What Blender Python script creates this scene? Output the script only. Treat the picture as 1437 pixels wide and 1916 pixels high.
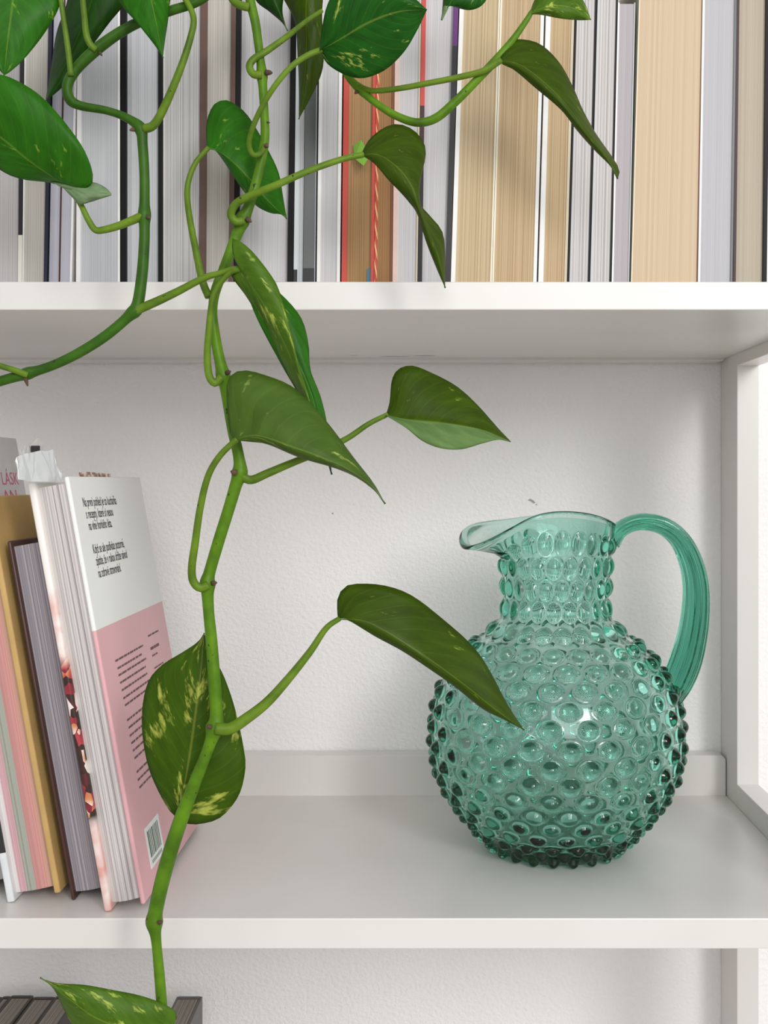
import bpy, bmesh, math, random
import numpy as np
from mathutils import Vector, Matrix

for o in list(bpy.data.objects):
    bpy.data.objects.remove(o)
SC = bpy.context.scene
COL = SC.collection

# ------------------------------------------------------------------ camera
FPX, PX0, PY0, ZF, CH = 2178.0, 805.0, 900.0, 0.692, 0.26   # focal (px), principal point, camera distance to shelf front, camera height
cam_d = bpy.data.cameras.new('camera')
cam_d.sensor_fit = 'HORIZONTAL'
cam_d.sensor_width = 36.0
cam_d.lens = FPX / 1437.0 * 36.0
cam_d.shift_x = -(PX0 - 718.5) / 1437.0
cam_d.shift_y = -(958.0 - PY0) / 1437.0
cam_d.clip_start = 0.01
cam = bpy.data.objects.new('camera', cam_d)
COL.objects.link(cam)
cam.location = (0, -ZF, CH)
cam.rotation_euler = (math.pi / 2, 0, 0)
SC.camera = cam

# ------------------------------------------------------------------ world, light, exposure
w = bpy.data.worlds.new('room_light')
SC.world = w
w.use_nodes = True
w.node_tree.nodes['Background'].inputs[0].default_value = (0.97, 0.975, 1.0, 1)
w.node_tree.nodes['Background'].inputs[1].default_value = 0.52

def window_light(name, loc, target, sx, sy, power, color):
    d = bpy.data.lights.new(name, 'AREA')
    d.shape = 'RECTANGLE'; d.size = sx; d.size_y = sy
    d.energy = power; d.color = color
    o = bpy.data.objects.new(name, d)
    COL.objects.link(o)
    o.location = loc
    o.rotation_euler = (Vector(target) - Vector(loc)).to_track_quat('-Z', 'Y').to_euler()
    return o
window_light('window_daylight', (0.55, -2.55, 1.12), (0.05, 0.1, 0.15), 1.9, 1.5, 29, (1.0, 0.995, 0.985))
window_light('narrow_window_daylight', (0.97, -2.05, 1.00), (0.05, 0.1, 0.15), 0.36, 0.75, 12, (1.0, 0.992, 0.98))  # unseen narrow source for the directed part of the daylight
window_light('side_window_daylight', (2.3, -0.55, 0.75), (0.0, 0.1, 0.15), 0.7, 1.1, 6, (0.95, 0.98, 1.0))

SC.view_settings.view_transform = 'Standard'
SC.view_settings.look = 'None'
SC.view_settings.gamma = 1.0
SC.view_settings.use_curve_mapping = False
SC.view_settings.exposure = 0.24
SC.cycles.max_bounces = 24
SC.cycles.transmission_bounces = 20
SC.cycles.glossy_bounces = 6
SC.cycles.diffuse_bounces = 5
SC.cycles.transparent_max_bounces = 12
SC.cycles.sample_clamp_indirect = 25.0
SC.cycles.caustics_refractive = True
SC.cycles.caustics_reflective = False

# ------------------------------------------------------------------ helpers
def lin(c):
    if isinstance(c, str):
        c = [int(c[i:i + 2], 16) for i in (0, 2, 4)]
    r = []
    for v in c[:3]:
        v = v / 255.0
        r.append(v / 12.92 if v <= 0.04045 else ((v + 0.055) / 1.055) ** 2.4)
    return (*r, 1.0)

def P(px, py, Y):
    """a point of the place at distance Y behind the shelf's front edge"""
    Z = ZF + Y
    return Vector(((px - PX0) * Z / FPX, Y, CH - (py - PY0) * Z / FPX))

def obj(name, me, mats=None, parent=None, smooth=False):
    if isinstance(me, bmesh.types.BMesh):
        bm = me
        me = bpy.data.meshes.new(name)
        bm.normal_update()
        bm.to_mesh(me); bm.free()
    o = bpy.data.objects.new(name, me)
    COL.objects.link(o)
    if mats is not None:
        for m in (mats if isinstance(mats, (list, tuple)) else [mats]):
            me.materials.append(m)
    if parent is not None:
        o.parent = parent
    if smooth:
        me.polygons.foreach_set('use_smooth', [True] * len(me.polygons))
    return o

def tag(o, label=None, cat=None, group=None, kind=None):
    if label: o['label'] = label
    if cat: o['category'] = cat
    if group: o['group'] = group
    if kind: o['kind'] = kind
    return o

def empty(name, loc=(0, 0, 0), rot=(0, 0, 0)):
    o = bpy.data.objects.new(name, None)
    o.empty_display_size = 0.02
    COL.objects.link(o)
    o.location = loc
    o.rotation_euler = rot
    return o

def box_bm(x0, x1, y0, y1, z0, z1, bev=0.0, seg=2):
    bm = bmesh.new()
    bmesh.ops.create_cube(bm, size=1.0)
    for v in bm.verts:
        v.co = Vector((x0 + (v.co.x + .5) * (x1 - x0), y0 + (v.co.y + .5) * (y1 - y0), z0 + (v.co.z + .5) * (z1 - z0)))
    if bev > 0:
        bmesh.ops.bevel(bm, geom=bm.edges[:], offset=bev, segments=seg, profile=0.5, affect='EDGES')
    return bm

# ------------------------------------------------------------------ materials
class NT:
    def __init__(s, name):
        s.m = bpy.data.materials.new(name)
        s.m.use_nodes = True
        s.t = s.m.node_tree
        s.n = s.t.nodes
        s.b = s.n['Principled BSDF']
        s.out = s.n['Material Output']
    def node(s, typ, **kw):
        n = s.n.new(typ)
        for k, v in kw.items():
            setattr(n, k, v)
        return n
    def link(s, a, b):
        s.t.links.new(a, b)
    def ramp(s, fac, stops, interp='LINEAR'):
        r = s.node('ShaderNodeValToRGB')
        r.color_ramp.interpolation = interp
        e = r.color_ramp.elements
        while len(e) < len(stops):
            e.new(0.5)
        for el, (p, c) in zip(e, stops):
            el.position = p
            el.color = c
        s.link(fac, r.inputs[0])
        return r.outputs[0]
    def math(s, op, a, b=None, c=None):
        n = s.node('ShaderNodeMath', operation=op)
        for i, v in enumerate((a, b, c)):
            if v is None: continue
            if isinstance(v, (int, float)): n.inputs[i].default_value = v
            else: s.link(v, n.inputs[i])
        return n.outputs[0]
    def mix(s, fac, a, b, blend='MIX'):
        n = s.node('ShaderNodeMix', data_type='RGBA', blend_type=blend)
        for sock, v in ((n.inputs[0], fac), (n.inputs[6], a), (n.inputs[7], b)):
            if isinstance(v, (int, float)): sock.default_value = v
            elif isinstance(v, tuple): sock.default_value = v
            else: s.link(v, sock)
        return n.outputs[2]
    def noise(s, vec=None, scale=5, detail=2, dim='3D', w=None, rough=0.5):
        n = s.node('ShaderNodeTexNoise', noise_dimensions=dim)
        n.inputs['Scale'].default_value = scale
        n.inputs['Detail'].default_value = detail
        n.inputs['Roughness'].default_value = rough
        if vec is not None and dim != '1D': s.link(vec, n.inputs['Vector'])
        if w is not None: s.link(w, n.inputs['W'])
        return n.outputs[0]
    def bump(s, h, strength=0.2, dist=0.001):
        n = s.node('ShaderNodeBump')
        n.inputs['Strength'].default_value = strength
        n.inputs['Distance'].default_value = dist
        s.link(h, n.inputs['Height'])
        s.link(n.outputs[0], s.b.inputs['Normal'])
    def set(s, col=None, rough=None, spec=None, coat=None):
        if col is not None:
            if isinstance(col, tuple): s.b.inputs['Base Color'].default_value = col
            else: s.link(col, s.b.inputs['Base Color'])
        if rough is not None: s.b.inputs['Roughness'].default_value = rough
        if spec is not None: s.b.inputs['Specular IOR Level'].default_value = spec
        if coat is not None: s.b.inputs['Coat Weight'].default_value = coat
        return s.m

def plain(name, c, rough=0.55, spec=0.4, var=0.04, scale=60):
    n = NT(name)
    tc = n.node('ShaderNodeTexCoord')
    f = n.noise(tc.outputs['Object'], scale, 3)
    c = lin(c)
    lo = tuple(max(0, v * (1 - var * 2)) for v in c[:3]) + (1,)
    hi = tuple(min(1, v * (1 + var)) for v in c[:3]) + (1,)
    return n.set(n.ramp(f, [(0.3, lo), (0.7, hi)]), rough, spec)

def mat_wall():
    n = NT('plaster_wall')
    tc = n.node('ShaderNodeTexCoord')
    a = n.noise(tc.outputs['Object'], 290, 3, rough=0.55)
    b = n.noise(tc.outputs['Object'], 9, 2)
    c = n.ramp(b, [(0.3, lin('F1EFEE')), (0.7, lin('F5F3F2'))])
    n.bump(a, 0.55, 0.0022)
    return n.set(c, 0.85, 0.2)

def mat_lacquer():
    n = NT('white_lacquer')
    tc = n.node('ShaderNodeTexCoord')
    b = n.noise(tc.outputs['Object'], 14, 3)
    c = n.ramp(b, [(0.3, lin('DCD9D4')), (0.7, lin('E0DDD9'))])
    a = n.noise(tc.outputs['Object'], 90, 2)
    n.bump(a, 0.06, 0.0006)
    return n.set(c, 0.30, 0.5)

M_wall, M_lac = mat_wall(), mat_lacquer()

def mat_pages(name, light, dark, freq=2600, lines=0.0, line_col='5A5450', line_freq=420, bands=None, line_w=0.03, bump=0.25):
    """page edges: fine stripes across the thickness (u in metres in the UV map)"""
    n = NT(name)
    uv = n.node('ShaderNodeUVMap', uv_map='UVMap')
    sep = n.node('ShaderNodeSeparateXYZ')
    n.link(uv.outputs[0], sep.inputs[0])
    u, v = sep.outputs[0], sep.outputs[1]
    f1 = n.noise(None, freq, 2, '1D', u)
    k = lambda c: tuple(0.80 * q for q in lin(c)[:3]) + (1,)      # paper in a tight block
    base = n.ramp(f1, [(0.32, k(dark)), (0.62, k(light))])
    if bands:
        st = [(p, lin(c)) for p, c in bands]
        bcol = n.ramp(n.math('MULTIPLY', u, 1.0 / bands_width(bands, name)), st)
        base = n.mix(0.72, base, bcol)
    if lines > 0:
        f2 = n.noise(None, line_freq, 1, '1D', n.math('ADD', u, n.math('MULTIPLY', v, 0.004)))
        d = n.math('ABSOLUTE', n.math('SUBTRACT', f2, 0.5))
        lf = n.ramp(d, [(0.0, (1, 1, 1, 1)), (line_w, (0, 0, 0, 1))])
        base = n.mix(n.math('MULTIPLY', lf, lines), base, lin(line_col))
    n.bump(f1, bump, 0.0006)
    return n.set(base, 0.8, 0.2)
BW = {}
def bands_width(b, name): return BW.get(name, 0.03)

# ------------------------------------------------------------------ the setting
SH_T = CH + (900 - 527) * ZF / FPX      # upper shelf top
SH_B = CH + (900 - 580) * ZF / FPX      # upper shelf underside
LO_B = -0.0182                          # lower shelf underside
LIP = 0.270                             # front of the back batten
WALL = 0.2895
SX = 0.2451                             # inner face of the side frame
XL = -0.56

s = obj('wall_back', box_bm(-2.0, 2.4, WALL, WALL + 0.08, -0.83, 1.9), M_wall)
tag(s, kind='structure')

def scuff(parent, pts, Y, m, off=Vector((0, 0, 0))):
    bm = bmesh.new()
    f = bm.faces.new([bm.verts.new(P(x, y, Y) + off) for x, y in pts])
    return obj('scuff_mark', bm, m, parent)
M_scuff = plain('grey_scuff', 'A8A5A2', 0.8)
for pts in ([(987, 936), (992, 933), (998, 936), (1002, 941), (998, 942), (993, 938)], [(1001, 944), (1005, 943), (1005, 946)], [(620, 960), (624, 959), (623, 963)]):
    scuff(s, pts, WALL - 0.0003, M_scuff)
fl = NT('oak_floor')
_tc = fl.node('ShaderNodeTexCoord')
M_floor = fl.set(fl.ramp(fl.noise(_tc.outputs['Object'], 6, 4), [(0.3, lin('BEB6AC')), (0.7, lin('CCC6BE'))]), 0.5, 0.3)
s = obj('floor', box_bm(-2.0, 2.4, -3.2, WALL + 0.08, -0.83, -0.78), M_floor)
tag(s, kind='structure')
unit = empty('shelving_unit', (0, 0, -0.78))
tag(unit, 'white lacquered open shelving unit standing against the plaster wall', 'shelf unit')
def upart(name, bm):
    o = obj(name, bm, M_lac, unit)
    o.location = (0, 0, 0.78)
    return o
upart('shelf_board', box_bm(XL, SX, 0.0, LIP + 0.0005, SH_B, SH_T, 0.0007))
upart('shelf_board', box_bm(XL, SX, 0.0, LIP + 0.0005, LO_B, 0.0, 0.0007))
upart('shelf_board', box_bm(XL, SX, 0.0, LIP + 0.0005, -0.397, -0.379, 0.0007))
upart('shelf_board', box_bm(XL, SX, 0.0, LIP + 0.0005, 0.745, 0.763, 0.0007))  # unseen top board, added to shade the wall and upper books
M_smear = plain('lilac_smear', 'AFA9B4', 0.6)
for a, b, c_ in ((775, 816, 666.0), (712, 768, 667.2), (655, 668, 665.0)):
    Zs = (SH_B - 0.0002 - CH) * FPX / (900 - c_)
    x0_, x1_ = (a - PX0) * Zs / FPX, (b - PX0) * Zs / FPX
    bm_ = bmesh.new()
    bm_.faces.new([bm_.verts.new(v) for v in ((x0_, Zs - ZF - .0008, SH_B - .0002), (x1_, Zs - ZF - .0004, SH_B - .0002), (x1_, Zs - ZF + .0006, SH_B - .0002), ((x0_ + x1_) / 2, Zs - ZF + .0016, SH_B - .0002), (x0_, Zs - ZF + .0005, SH_B - .0002))])
    o_ = obj('scuff_mark', bm_, M_smear, unit); o_.location = (0, 0, 0.78)
def batten(z0, z1):
    bm = box_bm(XL, SX - 0.0006, LIP, LIP + 0.018, z0, z1)
    es = [e for e in bm.edges if abs(e.verts[0].co.x - e.verts[1].co.x) < 1e-5 and abs(e.verts[0].co.z - e.verts[1].co.z) < 1e-5]
    bmesh.ops.bevel(bm, geom=es, offset=0.005, segments=4, profile=0.5, affect='EDGES')
    es = [e for e in bm.edges if e.calc_face_angle(0) > 1.0 and e.verts[0].co.y < LIP + 0.001 and e.verts[1].co.y < LIP + 0.001]
    bmesh.ops.bevel(bm, geom=es, offset=0.0007, segments=1, affect='EDGES')
    return bm
for zb in (0.0, SH_T, -0.379):
    upart('back_batten', batten(zb - 0.0195, zb + 0.033))
for x0 in (SX, XL - 0.0175):
    x1 = x0 + 0.0175
    upart('side_post', box_bm(x0, x1, 0.238, WALL - 0.0005, -0.78, 0.80, 0.0006))
    upart('side_post', box_bm(x0, x1, 0.0, 0.100, -0.78, 0.80, 0.0006))  # unseen front post, made deeper to cast the shadow band on the wall
    for (z0, z1) in ((LO_B - 0.004, 0.0175), (SH_B - 0.0095, SH_T + 0.012), (-0.40, -0.36), (0.76, 0.80)):
        upart('side_rail', box_bm(x0, x1, 0.100, 0.238, z0, z1, 0.0006))

# ------------------------------------------------------------------ books: shared pieces
def prism(xb0, xb1, xt0, xt1, y0, y1, z0, z1, nx=1, bulge=0.0, jit=0.0, seed=0):
    """upright slab, sheared from bottom (xb) to top (xt); front face y0 split into nx strips; UV u = metres across, v = metres up"""
    rnd = random.Random(seed)
    bm = bmesh.new()
    uvl = bm.loops.layers.uv.new('UVMap')
    W = xb1 - xb0
    fb, ft = [], []
    for i in range(nx + 1):
        t = i / nx
        dy = -bulge * math.sin(math.pi * t) + (rnd.uniform(-jit, jit) if 0 < i < nx else 0)
        fb.append(bm.verts.new((xb0 + t * (xb1 - xb0), y0 + dy, z0)))
        ft.append(bm.verts.new((xt0 + t * (xt1 - xt0), y0 + dy, z1)))
    bb = [bm.verts.new((xb0, y1, z0)), bm.verts.new((xb1, y1, z0))]
    bt = [bm.verts.new((xt0, y1, z1)), bm.verts.new((xt1, y1, z1))]
    def face(vs, uvs):
        f = bm.faces.new(vs)
        for l, uv in zip(f.loops, uvs): l[uvl].uv = uv
    H = z1 - z0
    for i in range(nx):
        a, b = i / nx * W, (i + 1) / nx * W
        face([fb[i], fb[i + 1], ft[i + 1], ft[i]], [(a, 0), (b, 0), (b, H), (a, H)])
    face([bb[1], bb[0], bt[0], bt[1]], [(W, 0), (0, 0), (0, H), (W, H)])
    face([bb[0], fb[0], ft[0], bt[0]], [(0, 0), (0, 0), (0, H), (0, H)])
    face([fb[-1], bb[1], bt[1], ft[-1]], [(W, 0), (W, 0), (W, H), (W, H)])
    face(ft + [bt[1], bt[0]], [(i / nx * W, H) for i in range(nx + 1)] + [(W, H), (0, H)])
    face(list(reversed(fb)) + [bb[0], bb[1]], [(i / nx * W, 0) for i in range(nx, -1, -1)] + [(0, 0), (W, 0)])
    return bm

def two_tone(name, cols, rough=0.45, edge=0.002):
    """printed cover: colour bands up the height (v in metres). cols = [(v_from, colour), ...]"""
    n = NT(name)
    uv = n.node('ShaderNodeUVMap', uv_map='UVMap')
    sep = n.node('ShaderNodeSeparateXYZ')
    n.link(uv.outputs[0], sep.inputs[0])
    fac = n.math('MULTIPLY', sep.outputs[1], 1 / 0.3)
    c = n.ramp(fac, [(v / 0.3, lin(cc)) for v, cc in cols], 'CONSTANT')
    return n.set(c, rough, 0.4)

# ------------------------------------------------------------------ books on the upper shelf
C_black = plain('black_board', '0F0E10', 0.5, 0.2)
C_navy = plain('navy_board', '1C1C30', 0.5)
C_white = plain('white_cover', 'EDEBE8', 0.45)
C_cream = plain('cream_cover', 'F0E6D0', 0.5)
C_brown = plain('brown_board', '5E443B', 0.5, var=0.12)
C_grey = plain('grey_cover', 'B9BEC0', 0.4)
C_dgrey = plain('charcoal_cover', '55585A', 0.35)
C_red = plain('red_cover', 'C8493A', 0.45)
C_beige = plain('beige_cover', 'C9BDA4', 0.5)
C_pinkish = plain('pale_pink_cover', 'E3C3B8', 0.5)
C_rustedge = plain('rust_cover', '7A4A2C', 0.5)
C_burg = plain('burgundy_board', '35181A', 0.5)

def stripes_mat():
    n = NT('striped_cover')
    uv = n.node('ShaderNodeUVMap', uv_map='UVMap')
    sep = n.node('ShaderNodeSeparateXYZ')
    n.link(uv.outputs[0], sep.inputs[0])
    t = n.math('ADD', n.math('MULTIPLY', sep.outputs[1], 85.0), n.math('MULTIPLY', sep.outputs[0], 420.0))
    f = n.math('FRACT', t)
    return n.set(n.ramp(f, [(0, lin('E8B878')), (0.35, lin('C9402A')), (0.8, lin('B8351F'))], 'CONSTANT'), 0.45)
C_stripe = stripes_mat()
C_b1 = two_tone('black_and_cream_cover', [(0, 'DDDACB'), (0.030, '1B1A1C')])
C_redblack = two_tone('dark_cover_red_head', [(0, '0E0D10'), (0.068, '3A1418'), (0.108, 'C4443E')])
C_purple = two_tone('black_cover_purple_head', [(0, '1A191C'), (0.145, '5A1E6A')])
C_b10 = two_tone('charcoal_cover_black_foot', [(0, '141414'), (0.0095, '5A5E5C')], 0.3)
C_b9 = two_tone('pale_cover_black_foot', [(0, '141414'), (0.0085, 'C9CFCF')], 0.35)

P_grey = mat_pages('pages_grey', 'D6D3D2', 'B9B6B6')
P_warm = mat_pages('pages_warm', 'DAD5CC', 'BDB8AE', 1900)
P_lilac = mat_pages('pages_lilac', 'D3D1DC', 'BBB9C6')
P_cool = mat_pages('pages_cool', 'DEDFE2', 'C2C3C7', 2200)
P_bright = mat_pages('pages_bright', 'E6E4E4', 'CFCDCF', 2400)
P_streak = mat_pages('pages_streaked', 'DDDBD8', 'B5B3B0', 1500, 0.5, '9B9997', 260)
P_kraft = mat_pages('pages_kraft', 'C9A377', 'A98257', 1700)
P_kraft2 = mat_pages('pages_brown', 'BC9165', '9A6F48', 1900)
P_tan = mat_pages('pages_tan', 'E0CBA9', 'C9B088', 1100, 0.4, 'A58C66', 330)
P_tan2 = mat_pages('pages_tan_dark', 'DAC29E', 'C3A67E', 1300, 0.4, 'A58660', 360)
P_sig = mat_pages('pages_signatures', 'E8E5E3', 'D2CECC', 1800, 0.6, '8C8886', 520, line_w=0.05)
P_mauve = mat_pages('pages_mauve', 'CCC5C8', 'B9B2B6', 2600)
P_peach = mat_pages('pages_peach', 'E6D0B2', 'DAC2A2', 3000, bump=0.1)
P_pearl = mat_pages('pages_pearl', 'D2D1D4', 'C2C1C5', 3000, bump=0.12)
P_stone = mat_pages('pages_stone', 'D0C5B1', 'BDB29E', 2600, bump=0.12)

ZU = SH_T + 0.0002
UPPER = 'books on the upper shelf'
def up_book(label, xb0, xb1, dx0, dx1, bl, br, ml, mr, mp, Y=0.014, h=0.205, d=0.15, over=0.0025, spine=None, bulge=0.0):
    """px edges at the shelf, lean (px at the picture's top), board widths in px (left, right)"""
    Z = (ZF + Y) / FPX
    ZR = (ZF + 0.014) / FPX
    X = lambda p: (p - PX0) * ZR
    k = h / ((527) * Z)          # lean continues to the book's full height
    xa, xe = X(xb0 + .2), X(xb1 - .2)
    ta, te = xa + dx0 * Z * k, xe + dx1 * Z * k
    la, ra = bl * Z, br * Z
    root = empty('book', (xa, Y, ZU))
    tag(root, label, 'book', UPPER)
    z0, z1 = 0.0, h
    off = lambda v: v - xa
    yb = d
    def part(name, a, b, c, e, y0, y1, zz0, zz1, m, **kw):
        return obj(name, prism(off(a), off(b), off(c), off(e), y0, y1, zz0, zz1, **kw), m, root)
    if bl > 0: part('cover_board', xa, xa + la, ta, ta + la, 0, yb, z0, z1, ml)
    if br > 0: part('cover_board', xe - ra, xe, te - ra, te, 0, yb, z0, z1, mr)
    part('page_block', xa + la, xe - ra, ta + la, te - ra, over, yb - 0.003, z0 + over * .8, z1 - over, mp, nx=max(4, int((xe - xa) / 0.0016)), jit=0.00018, seed=int(xb0), bulge=bulge)
    part('spine', xa + la, xe - ra, ta + la, te - ra, yb - 0.003, yb, z0, z1, spine or (ml if bl > 0 else mr))
    return root

ub = up_book
ub('black-edged book half cut off at the left picture edge, its cover cream near the foot', -52, 41, 0, 5, 6, 7.5, C_black, C_b1, P_grey)
ub('hardback with warm grey page edges and navy back board, second from the left edge', 41.5, 87.5, 5, 10, 2, 6, C_white, C_navy, P_warm)
ub('thin lilac-paged paperback right beside the navy board', 88, 108.6, 10, 10, 0.8, 1.0, C_navy, C_brown, P_lilac, Y=0.016, over=0.0004)
ub('thin lilac-paged paperback with a white cover leaning over a dark wedge gap', 109.2, 132.5, 10, 12, 0.8, 4, C_brown, C_white, P_lilac, Y=0.016, over=0.0004)
ub('white paperback with broad grey page edges left of the thick black board', 142, 224.5, 3, 0, 8, 4, C_white, C_white, P_cool, over=0.0008)
ub('hardback between two black boards with bluish white pages, behind the hanging green stem', 225, 303.5, 0, 0, 11, 7.5, C_black, C_black, P_cool, over=0.003)
ub('white book with ragged grey streaks down its page edges, left of the brown boards', 304, 371, 0, 3, 1, 2, C_white, C_grey, P_streak, Y=0.016, over=0.0006)
ub('hardback with two reddish brown boards around pale pages', 371.4, 437, 3, 5, 12.5, 9.5, C_brown, C_brown, P_warm, over=0.003)
ub('thick hardback between black boards with smooth white pages behind the curled leaf', 437.4, 549, 5, 7, 8.5, 11.5, C_black, C_black, P_bright, over=0.003, bulge=0.003)
ub('narrow pale grey booklet with a black foot beside the black board', 549.4, 566, 6, 6, 6.5, 1.0, C_b9, C_grey, P_cool, Y=0.013, over=0.0006)
ub('charcoal slipcase-like book with a black foot, darkest block in the row', 566.3, 592, 6, 6, 21, 2.5, C_b10, C_black, P_cool, Y=0.015, over=0.0002)
ub('slim white paperback just left of the red board', 592.3, 636, 6, 6, 6, 6, C_white, C_white, P_bright, over=0.0012)
ub('red-boarded book with brown kraft pages and a teal ribbon at its foot', 638.5, 699.5, 6, 6, 10, 6, C_red, C_red, P_kraft, over=0.002)
ub('brown-paged paperback with a red and yellow striped cover edge', 699.8, 733.5, 6, 6, 5, 4, C_stripe, C_rustedge, P_kraft2, over=0.0006)
ub('white paperback between the striped brown book and the red-headed black board', 734, 781, 6, 7.5, 8, 3, C_pinkish, C_beige, P_bright, over=0.0012)
ub('white-paged hardback with boards turning red and purple near the top', 781.3, 842.5, 7.5, 16, 8, 9.5, C_redblack, C_purple, P_bright, over=0.003)
ub('tan-paged paperback with a bright white left cover, left of the thin cream line', 843, 920, 17, 16, 8, 3, C_white, C_cream, P_tan, over=0.0006)
ub('tan-paged paperback right of the thin cream line, half under a leaf shadow', 920.3, 1004, 16, 15, 3, 6.5, C_cream, C_white, P_tan2, over=0.0006)
ub('narrow tan-paged paperback with a white left cover and beige right cover', 1007, 1060.5, 15, 15, 9, 5, C_white, C_beige, P_tan2, over=0.0006)
ub('white book of stacked signatures with a black left edge', 1061, 1103, 15, 14, 4, 3, C_black, C_black, P_sig, over=0.0008)
ub('white book of stacked signatures between black line and mauve pages', 1104, 1143.5, 14, 13, 1.5, 3, C_grey, C_black, P_sig, over=0.0008)
ub('short mauve-grey booklet whose top edge shows just below the picture top', 1144.2, 1177, 12, 12, 3, 2, C_white, C_grey, P_mauve, over=0.0006, h=0.1715)
ub('widest cream paperback with smooth peach page edges', 1180.5, 1304.5, 15, 10, 1.5, 1.5, C_cream, C_rustedge, P_peach, over=0.0003)
ub('pearl grey paperback right of the wide cream paperback', 1305.5, 1370.5, 9, 8, 4, 4, C_white, C_dgrey, P_pearl, over=0.0008)
ub('stone-coloured hardback with dark burgundy boards near the right picture edge', 1371, 1434, 7, 6, 5.5, 6.5, C_burg, C_black, P_stone, over=0.002)
ub('book at the right picture edge, only its pale board showing', 1434.5, 1500, 6, 5, 6, 6, C_white, C_white, P_warm, over=0.001)

# ribbon and page flag that stick out of the red-boarded book
def ribbon(name, pts, Y, m, label, cat):
    bm = bmesh.new()
    f = bm.faces.new([bm.verts.new(P(x, y, Y + dy)) for x, y, dy in pts])
    o = obj(name, bm, m)
    md = o.modifiers.new('thickness', 'SOLIDIFY'); md.thickness = 0.0004; md.offset = 0
    return tag(o, label, cat)
ribbon('bookmark_ribbon', [(686, 534, 0), (694, 534, 0), (694.5, 506, 0), (691, 500, 0), (686.5, 505, 0)], 0.0155, plain('teal_ribbon', '4F7F8C', 0.5), 'small teal ribbon end at the foot of the red-boarded book', 'ribbon')
ribbon('page_flag', [(661, 272, .003), (676, 262, -.002), (692, 290, -.006), (680, 310, -.006), (664, 297, -.001)], 0.0125, plain('lime_flag', '8FC84A', 0.5), 'lime green sticky page flag behind a leaf stalk on the red-boarded book', 'page flag')

# ------------------------------------------------------------------ leaning books on the lower shelf
LEAN = math.radians(10.2)
LOWER = 'books leaning on the lower shelf'
def lean_book(label, x_left, Y, t, h, d, bl, br, ml, mr, mp, over=0.006, cover_bev=0.0012, z=0.0, over_top=0.004, top_gap=None, seed=3):
    root = empty('book', (x_left, Y, z), (0, -LEAN, 0))
    tag(root, label, 'book', LOWER)
    if bl: obj('cover_board', box_bm(0, bl, 0, d, 0, h, min(cover_bev, bl * .45), 3), ml, root, True)
    rb = None
    if br: rb = obj('cover_board', box_bm(t - br, t, 0.002, d, 0, h, min(cover_bev, br * .45), 3), mr, root, True)
    obj('page_block', prism(bl, t - br, bl, t - br, over, d - 0.006, over_top, h - over_top, nx=26, bulge=0.002, jit=0.00022, seed=seed), mp, root)
    obj('spine', box_bm(bl, t - br, d - 0.005, d, 0, h), ml if bl else mr, root)
    return root, rb

def mat_cookbook_front():
    n = NT('cookbook_front_cover')
    tc = n.node('ShaderNodeTexCoord')
    sep = n.node('ShaderNodeSeparateXYZ'); n.link(tc.outputs['Object'], sep.inputs[0])
    z = sep.outputs[2]
    vo = n.node('ShaderNodeTexVoronoi'); vo.inputs['Scale'].default_value = 150
    n.link(tc.outputs['Object'], vo.inputs['Vector'])
    sv = n.node('ShaderNodeSeparateColor'); n.link(vo.outputs['Color'], sv.inputs[0])
    big = n.noise(tc.outputs['Object'], 55, 1)
    k = n.math('ADD', n.math('MULTIPLY', sv.outputs[0], 0.45), n.math('MULTIPLY', big, 0.55))
    pic = n.ramp(k, [(0.0, lin('1E1210')), (0.40, lin('3A241C')), (0.47, lin('8E2230')), (0.55, lin('B8434A')), (0.60, lin('D8905A')), (0.66, lin('EFE3DC'))])
    lo = n.ramp(n.noise(tc.outputs['Object'], 60, 2), [(0.38, lin('DFA79E')), (0.6, lin('F1E6E0'))])
    m1 = n.ramp(z, [(0.0, (0, 0, 0, 1)), (0.054, (0, 0, 0, 1)), (0.056, (1, 1, 1, 1)), (0.152, (1, 1, 1, 1)), (0.153, (0, 0, 0, 1))])
    m2 = n.ramp(z, [(0.185, (0, 0, 0, 1)), (0.200, (1, 1, 1, 1))])
    c = n.mix(m1, lo, pic)
    c = n.mix(m2, c, lin('F1ECE6'))
    return n.set(c, 0.4, 0.45)
def mat_cookbook_back():
    n = NT('cookbook_back_cover')
    tc = n.node('ShaderNodeTexCoord')
    sep = n.node('ShaderNodeSeparateXYZ'); n.link(tc.outputs['Object'], sep.inputs[0])
    c = n.ramp(sep.outputs[2], [(0.0, lin('E3AEB3')), (0.1668, lin('F0F0EC'))], 'CONSTANT')
    f = n.noise(tc.outputs['Object'], 300, 2)
    n.bump(f, 0.05, 0.0003)
    return n.set(c, 0.42, 0.4)

P_cook = mat_pages('pages_cookbook', 'E8E2E0', 'CFC8C8', 900, 0.75, '6E6668', 300, line_w=0.018)
BW['pages_rainbow'] = 0.029
P_rain = mat_pages('pages_rainbow', 'E6D2CC', 'C2A49C', 900, 0.35, '8A6A60', 400,
                   bands=[(0.0, 'EDEAE8'), (0.07, 'E9E4E4'), (0.10, 'D9A9B4'), (0.24, 'CF9FA8'), (0.27, '8FA394'), (0.44, '93A497'), (0.47, 'C47F7C'), (0.66, 'D08A84'), (0.80, 'CFA386'), (0.97, 'D8B79A')])
P_plum = mat_pages('pages_plum_grey', 'BDB6BC', '8E8890', 800, 0.45, '66606A', 420)
P_silver = mat_pages('pages_silver', 'C9C7C6', 'A9A7A6', 1200)

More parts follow.
